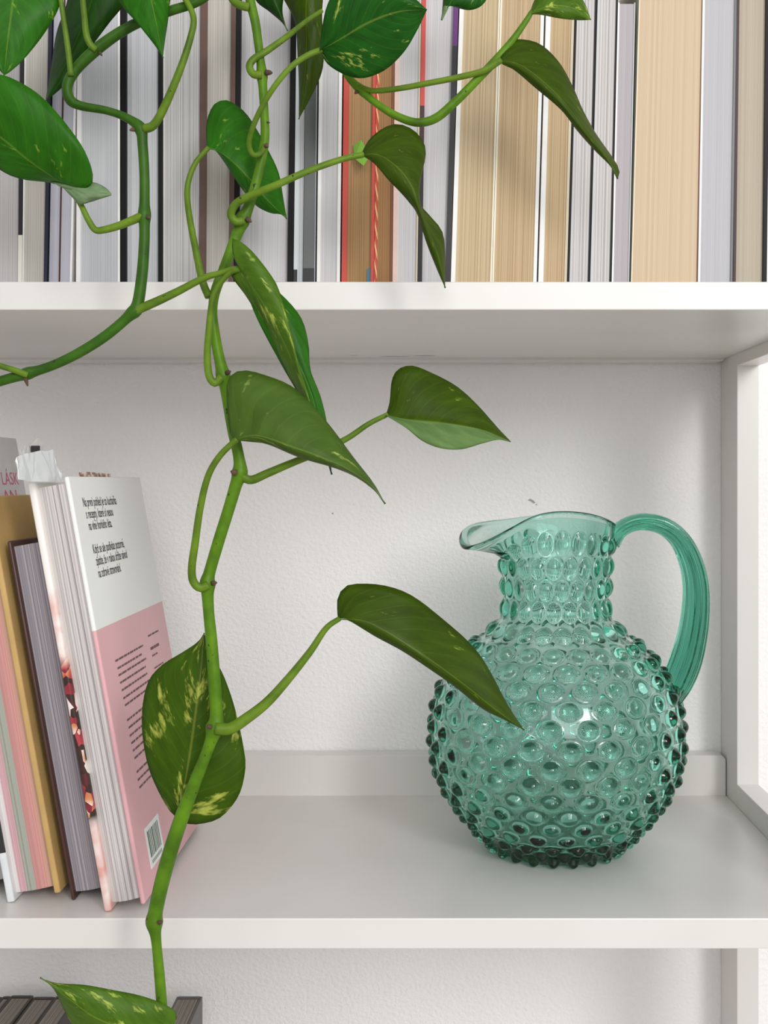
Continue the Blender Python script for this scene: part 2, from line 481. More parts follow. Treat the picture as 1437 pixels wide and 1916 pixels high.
cook, cook_back = lean_book('white and pink cookbook with printed text and barcode, leaning at the front of the row', -0.1963, 0.009, 0.0247, 0.2628, 0.176, 0.0046, 0.0030,
          mat_cookbook_front(), mat_cookbook_back(), P_cook, over=0.0045, cover_bev=0.0016, seed=5)
lean_book('dark brown bound book with plum-grey pages, shorter than the cookbook beside it', -0.2222, 0.029, 0.0243, 0.2262, 0.150, 0.0024, 0.0024,
          plain('dark_brown_cover', '4A302B', 0.4), plain('dark_brown_cover_b', '4A302B', 0.4), P_plum, over=0.004, seed=6)
lean_book('kraft-covered book with pink, green and cream page bands and a white left cover', -0.2605, 0.0245, 0.0328, 0.2490, 0.165, 0.0047, 0.0040,
          None or plain('white_black_cover', 'E2E6E8', 0.4), plain('kraft_cover', 'C7A468', 0.6), P_rain, over=0.006, seed=7)
tallb, tall_r = lean_book('tall pale grey book with pink title letters at the far left', -0.3014, 0.0360, 0.0395, 0.2900, 0.155, 0.003, 0.003,
          plain('pale_grey_cover', 'C6C5C5', 0.35), plain('pale_grey_cover_b', 'CBCACB', 0.35), P_silver, over=0.004, seed=8)

# black printed band on the white left cover of the kraft book (flat print on the cover's front edge)
kraft = [o for o in COL.objects if o.get('label', '').startswith('kraft-covered')][0]
obj('printed_band', box_bm(-0.00015, 0.0046, -0.00012, 0.12, 0.031, 0.056), plain('black_print', '2E2D2F', 0.4), kraft)

FONT = None
M_ink = plain('black_ink', '2B2A2C', 0.6)
M_inkgrey = plain('brown_grey_ink', '6E4B4E', 0.6)
M_pinkink = plain('pink_ink', 'C9587E', 0.5)
def text_mesh(name, txt, size, mat, parent, loc, rot, xs=1.0, bold=0.0):
    cu = bpy.data.curves.new(name, 'FONT')
    plain_txt = txt.replace('ě', 'e').replace('ř', 'r')
    cu.body = plain_txt; cu.size = size; cu.offset = bold
    tmp = bpy.data.objects.new('tmp_text', cu)
    COL.objects.link(tmp)
    dg = bpy.context.evaluated_depsgraph_get()
    me = bpy.data.meshes.new_from_object(tmp.evaluated_get(dg))
    marks = [i for i, ch in enumerate(txt) if ch in 'ěř']
    if marks:                                   # the built-in font has no caron over e and r: draw it
        bm = bmesh.new(); bm.from_mesh(me)
        def right_edge(sub):
            cu.body = sub
            m2 = bpy.data.meshes.new_from_object(tmp.evaluated_get(bpy.context.evaluated_depsgraph_get()))
            x = max(v.co.x for v in m2.vertices); x0 = min(v.co.x for v in m2.vertices)
            bpy.data.meshes.remove(m2)
            return x, x - x0
        for i in marks:
            xr, _ = right_edge(plain_txt[:i + 1]); _, wc = right_edge(plain_txt[i])
            cx = xr - wc / 2; y0 = size * 0.56; a, hgt, th_ = size * 0.13, size * 0.13, size * 0.07
            for sg in (-1, 1):
                bm.faces.new([bm.verts.new((cx + q, y0 + r_, 0)) for q, r_ in ((0, 0), (sg * a, hgt), (sg * (a - th_), hgt + th_ * .4), (0, th_ * 1.1))])
        bm.to_mesh(me); bm.free()
    bpy.data.objects.remove(tmp)
    o = obj(name, me, mat, parent)
    o.location = loc; o.rotation_euler = rot; o.scale = (xs, 1, 1)
    return o
# text frame on a right-hand cover: reads from the fore-edge (front) to the spine (back): local +Y, up local +Z
COVER_ROT = (math.pi / 2, 0, math.pi / 2)
TX = 0.0247 + 0.00012
def cover_xy(px, py, root_x, Y, t):
    """local (depth, height) on the leaning right-hand cover seen at a pixel"""
    n = Vector((math.cos(LEAN), 0, math.sin(LEAN)))
    O = Vector((root_x, Y, 0)) + n * t
    c = Vector((0, -ZF, CH)); d = Vector(((px - PX0) / FPX, 1, -(py - PY0) / FPX))
    k = (O - c).dot(n) / d.dot(n)
    q = c + d * k - O
    return q.y, q.dot(Vector((-math.sin(LEAN), 0, math.cos(LEAN))))
lines = [('Na první pohled je to kuchařka', 156, 948, 218), ('s recepty, které si nesou', 162, 970, 212), ('na vlně horkého léta.', 167, 992, 210),
         ('Když se ale podíváte pozorně,', 175, 1036, 234), ('zjistíte, že v rukou držíte návod', 181, 1058, 240), ('na zdravé stravování.', 185, 1081, 228)]
for txt, x0, y0, x1 in lines:
    d0, h0 = cover_xy(x0, y0, -0.1963, 0.009, 0.0247)
    d1, _ = cover_xy(x1, y0 - 6, -0.1963, 0.009, 0.0247)
    o = text_mesh('printed_text', txt, 0.0084, M_ink, cook_back, (TX, d0, h0), COVER_ROT, bold=0.00008)
    wd = max(v.co.x for v in o.data.vertices)
    o.scale = ((d1 - d0) / wd, 1, 1)
# illegible small print: runs of tiny word strokes
rnd = random.Random(11)
def print_line(x0, y0, x1, y1, hh, mat):
    d0, h0 = cover_xy(x0, y0, -0.1963, 0.009, 0.0247)
    d1, h1 = cover_xy(x1, y1, -0.1963, 0.009, 0.0247)
    bm = bmesh.new()
    p = d0
    while p < d1 - 0.001:
        e = min(d1, p + rnd.uniform(0.004, 0.011))
        zc = h0
        f = [bm.verts.new(v) for v in ((TX, p, zc), (TX, e, zc), (TX, e, zc + hh), (TX, p, zc + hh))]
        bm.faces.new(f)
        p = e + rnd.uniform(0.0009, 0.0016)
    return obj('printed_line', bm, mat, cook_back)
for x0, y0, x1, y1 in [(216, 1239, 266, 1201), (220, 1253, 265, 1217), (222, 1266, 272, 1226), (225, 1280, 271, 1240), (228, 1294, 274, 1252), (231, 1309, 279, 1262), (234, 1322, 282, 1277),
                       (238, 1350, 285, 1306), (241, 1364, 287, 1320), (243, 1379, 289, 1334), (246, 1393, 292, 1348), (249, 1407, 295, 1362), (252, 1421, 298, 1377), (256, 1447, 302, 1402), (258, 1462, 304, 1416), (261, 1476, 306, 1430)]:
    print_line(x0, y0, x1, y1, 0.0013, M_inkgrey)
for x0, y0, x1, y1, hh in [(277, 1192, 296, 1179, .0012), (282, 1217, 297, 1204, .002), (285, 1229, 294, 1219, .0012), (289, 1252, 305, 1238, .001)]:
    print_line(x0, y0, x1, y1, hh, M_inkgrey)
# barcode label
d0, h0 = cover_xy(285, 1628, -0.1963, 0.009, 0.0247)
d1, h1 = cover_xy(297, 1518, -0.1963, 0.009, 0.0247)
_, h2 = cover_xy(275, 1556, -0.1963, 0.009, 0.0247)
lab = obj('barcode_label', box_bm(TX - 0.0001, TX + 0.00005, d0 - 0.002, d0 + 0.034, h0 + 0.001, h0 + 0.0265), plain('label_white', 'F4F4F0', 0.5), cook_back)
bm = bmesh.new(); p = d0 + 0.002
while p < d0 + 0.0300:
    wv = rnd.choice([0.0012, 0.0018, 0.0028])
    bm.faces.new([bm.verts.new(v) for v in ((TX + .0001, p, h0 + .007), (TX + .0001, p + wv, h0 + .007), (TX + .0001, p + wv, h0 + .0235), (TX + .0001, p, h0 + .0235))])
    p += wv + rnd.choice([0.0011, 0.0016])
obj('barcode_bars', bm, plain('barcode_ink', '5E6E68', 0.6), lab)
bm = bmesh.new(); p = d0 + 0.003
while p < d0 + 0.029:
    bm.faces.new([bm.verts.new(v) for v in ((TX + .0001, p, h0 + .0030), (TX + .0001, p + .0012, h0 + .0030), (TX + .0001, p + .0012, h0 + .0052), (TX + .0001, p, h0 + .0052))])
    p += 0.0022
obj('barcode_digits', bm, plain('barcode_ink_b', '6A7A74', 0.6), lab)
# pink title on the tall grey book
for txt, x0, y0, x1, hh in [('LÁSK', 4, 907, 36, 0.0105), ('AN', 8, 941, 34, 0.0105)]:
    d0, h0 = cover_xy(x0, y0, -0.3014, 0.036, 0.0395)
    d1, _ = cover_xy(x1, y0, -0.3014, 0.036, 0.0395)
    o = text_mesh('title_text', txt, 0.0135, M_pinkink, tall_r, (0.0395 + 0.0001, d0, h0), COVER_ROT)
    wd = max(v.co.x for v in o.data.vertices)
    o.scale = ((d1 - d0) / wd, 1, 1)

# loose papers sticking up out of the books
def paper(name, pts, s, label, mat, cat, wav=0.0012, seed=1):
    """torn sheet standing between the pages: outline given on the leaning plane at thickness s of the cookbook"""
    rn = random.Random(seed)
    n = Vector((math.cos(LEAN), 0, math.sin(LEAN)))
    bm = bmesh.new()
    vs = []
    for px, py in pts:
        y, h = cover_xy(px, py, -0.1963, 0.009, s)
        O = Vector((-0.1963, 0.009, 0)) + n * s
        q = O + Vector((0, y, 0)) + Vector((-math.sin(LEAN), 0, math.cos(LEAN))) * h
        vs.append(bm.verts.new(q))
    f = bm.faces.new(vs)
    bmesh.ops.triangulate(bm, faces=[f])
    bmesh.ops.subdivide_edges(bm, edges=bm.edges[:], cuts=2, use_grid_fill=True)
    for v in bm.verts:
        v.co += n * rn.uniform(-wav, wav)
    o = obj(name, bm, mat)
    md = o.modifiers.new('thickness', 'SOLIDIFY'); md.thickness = 0.0003; md.offset = 0
    return tag(o, label, cat)
M_paper = plain('white_paper', 'EEF1F2', 0.6)
paper('torn_paper', [(36, 897), (31, 875), (30, 856), (45, 849), (62, 846), (75, 843), (88, 844), (98, 841), (103, 855), (106, 870), (114, 886), (115, 897), (100, 901), (60, 901)], 0.011,
      'crumpled white torn paper slip sticking out of the top of the cookbook', M_paper, 'paper', 0.0006)
paper('receipt_slip', [(40, 850), (36, 840), (44, 834), (56, 833), (64, 826), (70, 819), (77, 828), (84, 841), (88, 850), (70, 856), (50, 856)], 0.006,
      'pointed paper scrap with a black printed block behind the torn white slip', plain('receipt_paper', 'DDD9D6', 0.6), 'paper', 0.0004, 2)
rs = bpy.data.objects['receipt_slip']
bm = bmesh.new()
nn = Vector((math.cos(LEAN), 0, math.sin(LEAN)))
vs = []
for px, py in [(59, 847), (75, 843), (75, 834), (58, 834)]:
    y, h = cover_xy(px, py, -0.1963, 0.009, 0.0071)
    vs.append(bm.verts.new(Vector((-0.1963, 0.009, 0)) + nn * 0.0071 + Vector((0, y, 0)) + Vector((-math.sin(LEAN), 0, math.cos(LEAN))) * h))
bm.faces.new(vs)
obj('printed_block', bm, M_ink, rs)
n_ = NT('photo_print'); tc_ = n_.node('ShaderNodeTexCoord')
M_photo = n_.set(n_.ramp(n_.noise(tc_.outputs['Object'], 160, 2), [(0.36, lin('4A342C')), (0.5, lin('9A7462')), (0.62, lin('E8D2C2'))]), 0.4)
paper('photo_card', [(148, 902), (148, 884), (165, 883), (206, 887), (208, 902)], 0.0200,
      'small brown photo card peeking over the cookbook top edge', M_photo, 'card', 0.0002, 3)

# ------------------------------------------------------------------ book tops in the bottom compartment
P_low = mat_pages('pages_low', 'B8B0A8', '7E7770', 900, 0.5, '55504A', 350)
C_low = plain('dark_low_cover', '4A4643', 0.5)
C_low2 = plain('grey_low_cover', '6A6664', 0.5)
def top_book(label, x0, x1, h, y0, y1, mc):
    root = empty('book', (x0, y0, -0.3788)); tag(root, label, 'book', 'books in the bottom compartment')
    W, D = x1 - x0, y1 - y0
    obj('cover_board', box_bm(0, 0.0016, 0, D, 0, h, 0.0004, 1), mc, root)
    obj('cover_board', box_bm(W - 0.0016, W, 0, D, 0, h, 0.0004, 1), mc, root)
    obj('page_block', prism(0.0016, W - 0.0016, 0.0016, W - 0.0016, 0.003, D - 0.004, 0.002, h - 0.0008, nx=10, jit=0.0002, seed=int(h * 9999)), P_low, root)
    obj('spine', box_bm(0.0016, W - 0.0016, D - 0.003, D, 0, h), mc, root)
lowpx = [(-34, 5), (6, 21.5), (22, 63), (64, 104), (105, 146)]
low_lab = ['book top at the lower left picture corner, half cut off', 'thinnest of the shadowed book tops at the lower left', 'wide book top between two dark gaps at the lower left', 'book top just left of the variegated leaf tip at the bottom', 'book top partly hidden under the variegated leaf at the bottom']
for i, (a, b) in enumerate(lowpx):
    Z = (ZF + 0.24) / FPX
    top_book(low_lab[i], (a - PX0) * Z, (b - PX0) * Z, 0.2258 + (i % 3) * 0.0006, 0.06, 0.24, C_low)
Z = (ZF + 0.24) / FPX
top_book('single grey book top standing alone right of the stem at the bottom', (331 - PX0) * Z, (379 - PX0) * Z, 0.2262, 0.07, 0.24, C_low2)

# ------------------------------------------------------------------ the glass jug
JX = (1040 - PX0) * 0.824 / FPX
JY = 0.824 - ZF
def mat_glass():
    n = NT('teal_glass')
    n.b.inputs['Base Color'].default_value = (0.965, 0.995, 0.985, 1)
    n.b.inputs['Roughness'].default_value = 0.015
    n.b.inputs['IOR'].default_value = 1.48
    n.b.inputs['Transmission Weight'].default_value = 1.0
    v = n.node('ShaderNodeVolumeAbsorption')
    v.inputs['Color'].default_value = (0.0, 0.70, 0.55, 1)
    v.inputs['Density'].default_value = 92.0
    n.link(v.outputs[0], n.out.inputs['Volume'])
    return n.m
M_glass = mat_glass()

def smooth_curve(pts, n):
    """Catmull-Rom through pts, resampled to n+1 points at equal arc length"""
    p = [np.array(q, float) for q in pts]
    p = [2 * p[0] - p[1]] + p + [2 * p[-1] - p[-2]]
    dense = []
    for i in range(1, len(p) - 2):
        for t in np.linspace(0, 1, 16, endpoint=False):
            a, b, c, d = p[i - 1], p[i], p[i + 1], p[i + 2]
            dense.append(0.5 * (2 * b + (c - a) * t + (2 * a - 5 * b + 4 * c - d) * t * t + (3 * b - a - 3 * c + d) * t ** 3))
    dense.append(p[-2])
    dense = np.array(dense)
    k = min(3, dense.shape[1])
    L = np.concatenate([[0], np.cumsum(np.linalg.norm(np.diff(dense[:, :k], axis=0), axis=1))])
    ss = np.linspace(0, L[-1], n + 1)
    return np.stack([np.interp(ss, L, dense[:, j]) for j in range(dense.shape[1])], 1)

def jug():
    root = empty('glass_jug', (JX, JY, 0.0002))
    tag(root, 'teal green hobnail glass jug with ribbed handle standing on the lower shelf', 'jug')
    NT_, MB = 528, 300
    prof = [(.0005, .0012), (.020, .0010), (.034, .0002), (.0395, .0004), (.0435, .0028), (.0490, .0075), (.0545, .0125), (.0612, .0195), (.0702, .0311), (.0782, .0432), (.0840, .0553),
            (.0870, .0693), (.0876, .083), (.0866, .0966), (.0830, .1106), (.0772, .1225), (.0680, .1350), (.0575, .1448), (.0455, .1555), (.0388, .1645), (.0368, .1735), (.0373, .1836), (.0380, .195), (.0388, .2035)]
    c = smooth_curve(prof, MB)
    r, z = c[:, 0], c[:, 1]
    tan = np.gradient(c, axis=0); tan /= np.linalg.norm(tan, axis=1)[:, None]
    nr, nz = tan[:, 1], -tan[:, 0]
    arc = np.concatenate([[0], np.cumsum(np.linalg.norm(np.diff(c, axis=0), axis=1))])
    th = np.linspace(0, 2 * math.pi, NT_, endpoint=False)
    # flared, ruffled rim with a spout on the left (theta = pi)
    ths = math.pi + 0.10                       # broad, blunt spout; its front corner dips
    wrap = lambda c: (th - c + math.pi) % (2 * math.pi) - math.pi
    dpi = abs(wrap(ths))
    sp = np.exp(-(dpi / 0.66) ** 4)
    rim_r = .0462 - .0045 * np.maximum(0, np.cos(th)) ** 2 + .0222 * np.exp(-(dpi / 0.66) ** 3)
    front = np.where(np.sin(th) < 0, 1.0, 0.45)
    rim_z = .2278 + .0098 * front * np.sin(th) ** 2 - .0165 * np.exp(-(wrap(math.pi + 0.36) / 0.50) ** 2)
    k = np.array([1, 4, 6, 4, 1.]) / 16
    for _ in range(10): rim_z = np.convolve(np.concatenate([rim_z[-2:], rim_z, rim_z[:2]]), k, 'valid')
    NF = 56
    rows_r, rows_z, rows_nr, rows_nz, rows_s = [], [], [], [], []
    for i in range(MB + 1):
        rows_r.append(np.full(NT_, r[i])); rows_z.append(np.full(NT_, z[i])); rows_nr.append(np.full(NT_, nr[i])); rows_nz.append(np.full(NT_, nz[i])); rows_s.append(arc[i])
    for k in range(1, NF + 1):
        t = k / NF
        rows_r.append(r[-1] + (rim_r - r[-1]) * t ** (2.0 + 0.9 * sp) + 0.0006 * math.sin(t * math.pi))
        rows_z.append(z[-1] + (rim_z - z[-1]) * t)
        rows_nr.append(np.full(NT_, 0.94)); rows_nz.append(np.full(NT_, -0.3 * t)); rows_s.append(arc[-1] + t * 0.028)
    RR, ZZ, NR, NZ = map(np.array, (rows_r, rows_z, rows_nr, rows_nz))
    S = np.array(rows_s)
    # hobnails: rows at given heights, 24 to a row, staggered
    zrows = [.0050, .0105, .0170, .0248, .0335, .0430, .0535, .0648, .0765, .0883, .1005, .1122, .1235, .1342, .1440, .1555, .1700, .1848, .2000, .2150]
    D = np.zeros_like(RR)
    for i, zr in enumerate(zrows):
        if zr < .2035:
            j = int(np.argmin(abs(z - zr) + (r < .03) * 1)); s0 = arc[j]; R = r[j]
        else:
            s0 = arc[-1] + (zr - .2035); R = .040
        sp_ = 2 * math.pi * R / 22
        neck = zr > .15
        body = .03 < zr < .15
        ra = min(0.0086, 0.46 * sp_)
        gap = [abs(zr - zz) for zz in zrows if zz != zr]
        rb = 0.0069 if neck else (0.0066 if body else 0.0056)
        if zr < .02: rb = .0048
        H = 0.0030 if neck else (0.0045 if body else 0.0042)
        if .15 < zr < .16: H, rb = .0034, .0068
        off = (i % 2) * 0.5
        dth = ((th / (2 * math.pi) * 22 - off + 0.5) % 1.0 - 0.5) * sp_
        rho2 = (dth[None, :] / ra) ** 2 + ((S[:, None] - s0) / rb) ** 2
        if neck:
            h = H * np.clip(1 - rho2, 0, None) ** 0.95
        else:
            # broad low skirt and a steep round nub
            nub2 = (dth[None, :] / (ra * 0.66)) ** 2 + ((S[:, None] - s0) / (rb * 0.80)) ** 2
            h = 0.26 * H * np.clip(1 - rho2, 0, None) + 0.80 * H * np.clip(1 - nub2, 0, None) ** 0.68
        if zr > .21: h = h * (1 - 0.55 * sp)[None, :]
        D = np.maximum(D, h)
    OR, OZ = RR + D * NR, ZZ + D * NZ
    # inner wall
    NI = 110
    ic = smooth_curve([(x - .0032, zz) for x, zz in prof if zz > .012 and x > .03][0:] , NI)
    pin = [(.0006, .0100), (.025, .0100), (.040, .0110), (.050, .0140)]
    ic = smooth_curve(pin + [(x - .0034, zz + .0008) for x, zz in prof if zz > .0185], NI)
    verts, rings = [], []
    ct, st = np.cos(th), np.sin(th)
    def add(rr, zz):
        i0 = len(verts)
        verts.extend(zip((rr * ct).tolist(), (rr * st).tolist(), zz.tolist()))
        rings.append(i0)
    for i in range(len(OR)): add(OR[i], OZ[i])
    rt = 0.0019 + 0.0011 * sp
    # rounded lip
    for a in np.linspace(0.25, math.pi - 0.25, 7):
        add(rim_r - rt + rt * 1.15 * np.cos(a), rim_z + rt * 1.1 * np.sin(a))
    for k in range(1, 25):
        t = 1 - k / 25
        rr = (ic[-1, 0]) + ((rim_r - 2 * rt) - ic[-1, 0]) * t ** (2.0 + 0.9 * sp)
        add(rr, ic[-1, 1] + (rim_z - ic[-1, 1]) * t)
    for q in ic[::-1]: add(np.full(NT_, q[0]), np.full(NT_, q[1]))
    faces = []
    for a, b in zip(rings[:-1], rings[1:]):
        i = np.arange(NT_); j = (i + 1) % NT_
        faces.extend(np.stack([a + i, a + j, b + j, b + i], 1).tolist())
    faces.append(list(range(rings[0] + NT_ - 1, rings[0] - 1, -1)))
    faces.append(list(range(rings[-1], rings[-1] + NT_)))
    me = bpy.data.meshes.new('body')
    me.from_pydata(verts, [], faces); me.update()
    obj('body', me, M_glass, root, True)
    # ribbed handle
    S_ = 0.824 / FPX
    hp = [(1143, 1016, 17, .0085), (1158, 994, 15, .0100), (1180, 981, 15, .0112), (1207, 977, 15.5, .0118), (1241, 985, 16.5, .0120), (1270, 1008, 18.5, .0120), (1290, 1045, 21, .0120), (1301, 1090, 23, .0120),
          (1301.5, 1140, 25, .0120), (1295, 1190, 27, .0122), (1283, 1237, 29, .0125), (1268, 1275, 28, .0122), (1254, 1306, 22, .0105)]
    hc = smooth_curve([((x - 1040) * S_, -(y - 900) * S_ + CH, a * S_, b) for x, y, a, b in hp], 90)
    NS = 256
    ph = np.linspace(0, 2 * math.pi, NS, endpoint=False)
    hv, hf = [], []
    tg = np.gradient(hc[:, :2], axis=0); tg /= np.linalg.norm(tg, axis=1)[:, None]
    for i in range(len(hc)):
        cx, cz, a, b = hc[i]
        nx, nz_ = tg[i, 1], -tg[i, 0]
        k = 1 + 0.04 * np.cos(14 * ph)
        u = a * np.cos(ph) * k; v = b * np.sin(ph) * k
        for q in range(NS): hv.append((cx + nx * u[q], v[q], cz + nz_ * u[q]))
    for i in range(len(hc) - 1):
        for q in range(NS):
            q2 = (q + 1) % NS
            hf.append((i * NS + q, i * NS + q2, (i + 1) * NS + q2, (i + 1) * NS + q))
    hf.append(list(range(NS - 1, -1, -1))); hf.append([(len(hc) - 1) * NS + q for q in range(NS)])
    me = bpy.data.meshes.new('handle')
    me.from_pydata(hv, [], hf); me.update()
    bm = bmesh.new(); bm.from_mesh(me); bmesh.ops.recalc_face_normals(bm, faces=bm.faces[:]); bm.to_mesh(me); bm.free()
    obj('handle', me, M_glass, root, True)
jug()

# ------------------------------------------------------------------ the pothos plant
def mat_leaf(name, base, dark, fleck, amount=0.5, seed=0.0, sheen=0.38, trans=0.12):
    n = NT(name)
    uv = n.node('ShaderNodeUVMap', uv_map='UVMap')
    sep = n.node('ShaderNodeSeparateXYZ'); n.link(uv.outputs[0], sep.inputs[0])
    u, v = sep.outputs[0], sep.outputs[1]
    av = n.math('ABSOLUTE', n.math('SUBTRACT', v, 0.5))
    # coordinates that follow the side veins
    comb = n.node('ShaderNodeCombineXYZ')
    n.link(n.math('MULTIPLY', n.math('SUBTRACT', u, n.math('MULTIPLY', av, 0.75)), 9.0), comb.inputs[0])
    n.link(n.math('MULTIPLY', v, 4.0), comb.inputs[1])
    comb.inputs[2].default_value = seed
    mott = n.noise(comb.outputs[0], 1.2, 3)
    c = n.ramp(mott, [(0.3, lin(dark)), (0.7, lin(base))])
    # variegation flecks
    comb2 = n.node('ShaderNodeCombineXYZ')
    n.link(n.math('MULTIPLY', n.math('SUBTRACT', u, n.math('MULTIPLY', av, 0.7)), 4.2), comb2.inputs[0])
    n.link(n.math('MULTIPLY', v, 2.6), comb2.inputs[1])
    comb2.inputs[2].default_value = seed + 7.3
    fl = n.noise(comb2.outputs[0], 1.7, 4, rough=0.62)
    fine = n.noise(comb.outputs[0], 5.0, 3)
    fl = n.math('ADD', n.math('MULTIPLY', fl, 0.8), n.math('MULTIPLY', fine, 0.2))
    t = 0.665 - 0.13 * amount
    ff = n.ramp(fl, [(t, (0, 0, 0, 1)), (t + 0.09, (0.8, 0.8, 0.8, 1))])
    c = n.mix(ff, c, lin(fleck))
    # side veins and midrib
    vein = n.math('FRACT', n.math('MULTIPLY', n.math('SUBTRACT', u, n.math('MULTIPLY', av, 0.8)), 11.0))
    vd = n.ramp(n.math('ABSOLUTE', n.math('SUBTRACT', vein, 0.5)), [(0.0, (1, 1, 1, 1)), (0.07, (0, 0, 0, 1))])
    c = n.mix(n.math('MULTIPLY', vd, 0.035), c, lin(fleck))
    mr = n.ramp(av, [(0.006, (1, 1, 1, 1)), (0.016, (0, 0, 0, 1))])
    c = n.mix(n.math('MULTIPLY', mr, 0.18), c, lin(fleck))
    hgt = n.math('SUBTRACT', n.math('MULTIPLY', mott, 0.5), n.math('MULTIPLY', vd, 0.2))
    n.bump(hgt, 0.2, 0.0008)
    n.set(c, sheen, 0.13)
    tr = n.node('ShaderNodeBsdfTranslucent')
    n.link(c, tr.inputs[0])
    mx = n.node('ShaderNodeMixShader'); mx.inputs[0].default_value = trans
    n.link(n.b.outputs[0], mx.inputs[1]); n.link(tr.outputs[0], mx.inputs[2])
    n.link(mx.outputs[0], n.out.inputs['Surface'])
    return n.m

def mat_stem(name, c1, c2):
    n = NT(name)
    tc = n.node('ShaderNodeTexCoord')
    f = n.noise(tc.outputs['Object'], 70, 3)
    c = n.ramp(f, [(0.3, lin(c2)), (0.65, lin(c1))])
    sp = n.noise(tc.outputs['Object'], 330, 1)
    k = n.ramp(sp, [(0.74, (0, 0, 0, 1)), (0.78, (1, 1, 1, 1))])
    c = n.mix(k, c, lin('2E3414'))
    n.bump(f, 0.15, 0.0008)
    return n.set(c, 0.42, 0.2)
M_stem = mat_stem('stem_green', '5C8612', '3F620A')
M_stem_d = mat_stem('stem_dark_green', '386410', '284A0A')
M_pet = mat_stem('petiole_green', '66841F', '486416')
M_root = plain('brown_root', '5A4234', 0.7, var=0.2)
L_deep = mat_leaf('leaf_deep', '2E6E10', '225808', 'A8C048', 0.35, 1.0)
L_deep2 = mat_leaf('leaf_deep_flecked', '1F5C14', '15480E', 'BCCB5C', 0.52, 4.0)
L_olive = mat_leaf('leaf_olive', '3C5405', '304403', '9DAE3C', 0.4, 8.0)
L_olive2 = mat_leaf('leaf_olive_flecked', '3F5E07', '324C04', 'BFC558', 0.85, 12.5)
L_soft = mat_leaf('leaf_soft', '4C6824', '3F5A1B', 'A9BC60', 0.6, 17.0, 0.42)
L_soft2 = mat_leaf('leaf_soft_flecked', '50741C', '406013', 'B9CA58', 0.85, 22.0, 0.4)
L_sheen = mat_leaf('leaf_painted_sheen', '6C8A50', '587640', '8CA468', 0.2, 35.0, 0.45)  # paler green with the sky sheen painted into the colour
L_dark = mat_leaf('leaf_dark', '1F4A0A', '163806', '5E7C28', 0.2, 27.0)
L_under = mat_leaf('leaf_underside', '7E9670', '6A8658', '9CAE84', 0.1, 31.0, 0.5)

plant = empty('pothos_plant', P(465, 0, -0.05) + Vector((0, 0, 0.02)))
tag(plant, 'trailing green pothos with variegated leaves hanging in front of the shelves', 'plant')
PL = Vector(plant.location)

def tube(name, pts, Y0, Y1, w0, w1, mat, parent, bow=0.0, ns=12, per=9, sw0=1.0, lump=0.03, seed=0, knots=()):
    """round stem through picture points at depth Y0..Y1; widths in px"""
    n = max(8, per * (len(pts) - 1))
    L = [0]
    for a, b in zip(pts[:-1], pts[1:]): L.append(L[-1] + math.hypot(b[0] - a[0], b[1] - a[1]))
    rows = []
    for p, l in zip(pts, L):
        t = l / L[-1]
        Y = Y0 + (Y1 - Y0) * t + bow * math.sin(math.pi * t)
        q = P(p[0], p[1], Y)
        wd = (p[2] if len(p) > 2 else w0 + (w1 - w0) * t) * (ZF + Y) / FPX / 2
        rows.append((q.x, q.y, q.z, wd))
    c = smooth_curve(rows, n)
    rn = random.Random(seed)
    pos = c[:, :3]; rad = c[:, 3].copy()
    for kx, ky in knots:
        kp = np.array(P(kx, ky, Y0))
        d = np.hypot(pos[:, 0] - kp[0], pos[:, 2] - kp[2])
        rad *= 1 + 0.28 * np.exp(-(d / 0.0035) ** 2)
    tg = np.gradient(pos, axis=0); tg /= np.linalg.norm(tg, axis=1)[:, None]
    up = Vector((0, 1, 0)); verts = []; faces = []
    for i in range(len(pos)):
        T = Vector(tg[i])
        a = (up - T * up.dot(T)).normalized(); b = T.cross(a); up = a
        for k in range(ns):
            an = 2 * math.pi * k / ns
            rr = rad[i] * (1 + lump * math.cos(3 * an + i * 0.07) )
            verts.append(tuple(Vector(pos[i]) + (a * math.cos(an) + b * math.sin(an)) * rr - PL))
    for i in range(len(pos) - 1):
        for k in range(ns):
            k2 = (k + 1) % ns
            faces.append((i * ns + k, i * ns + k2, (i + 1) * ns + k2, (i + 1) * ns + k))
    faces.append(tuple(range(ns))); faces.append(tuple((len(pos) - 1) * ns + k for k in range(ns - 1, -1, -1)))
    me = bpy.data.meshes.new(name); me.from_pydata(verts, [], faces); me.update()
    bm = bmesh.new(); bm.from_mesh(me); bmesh.ops.recalc_face_normals(bm, faces=bm.faces[:]); bm.to_mesh(me); bm.free()
    return obj(name, me, mat, parent, True)

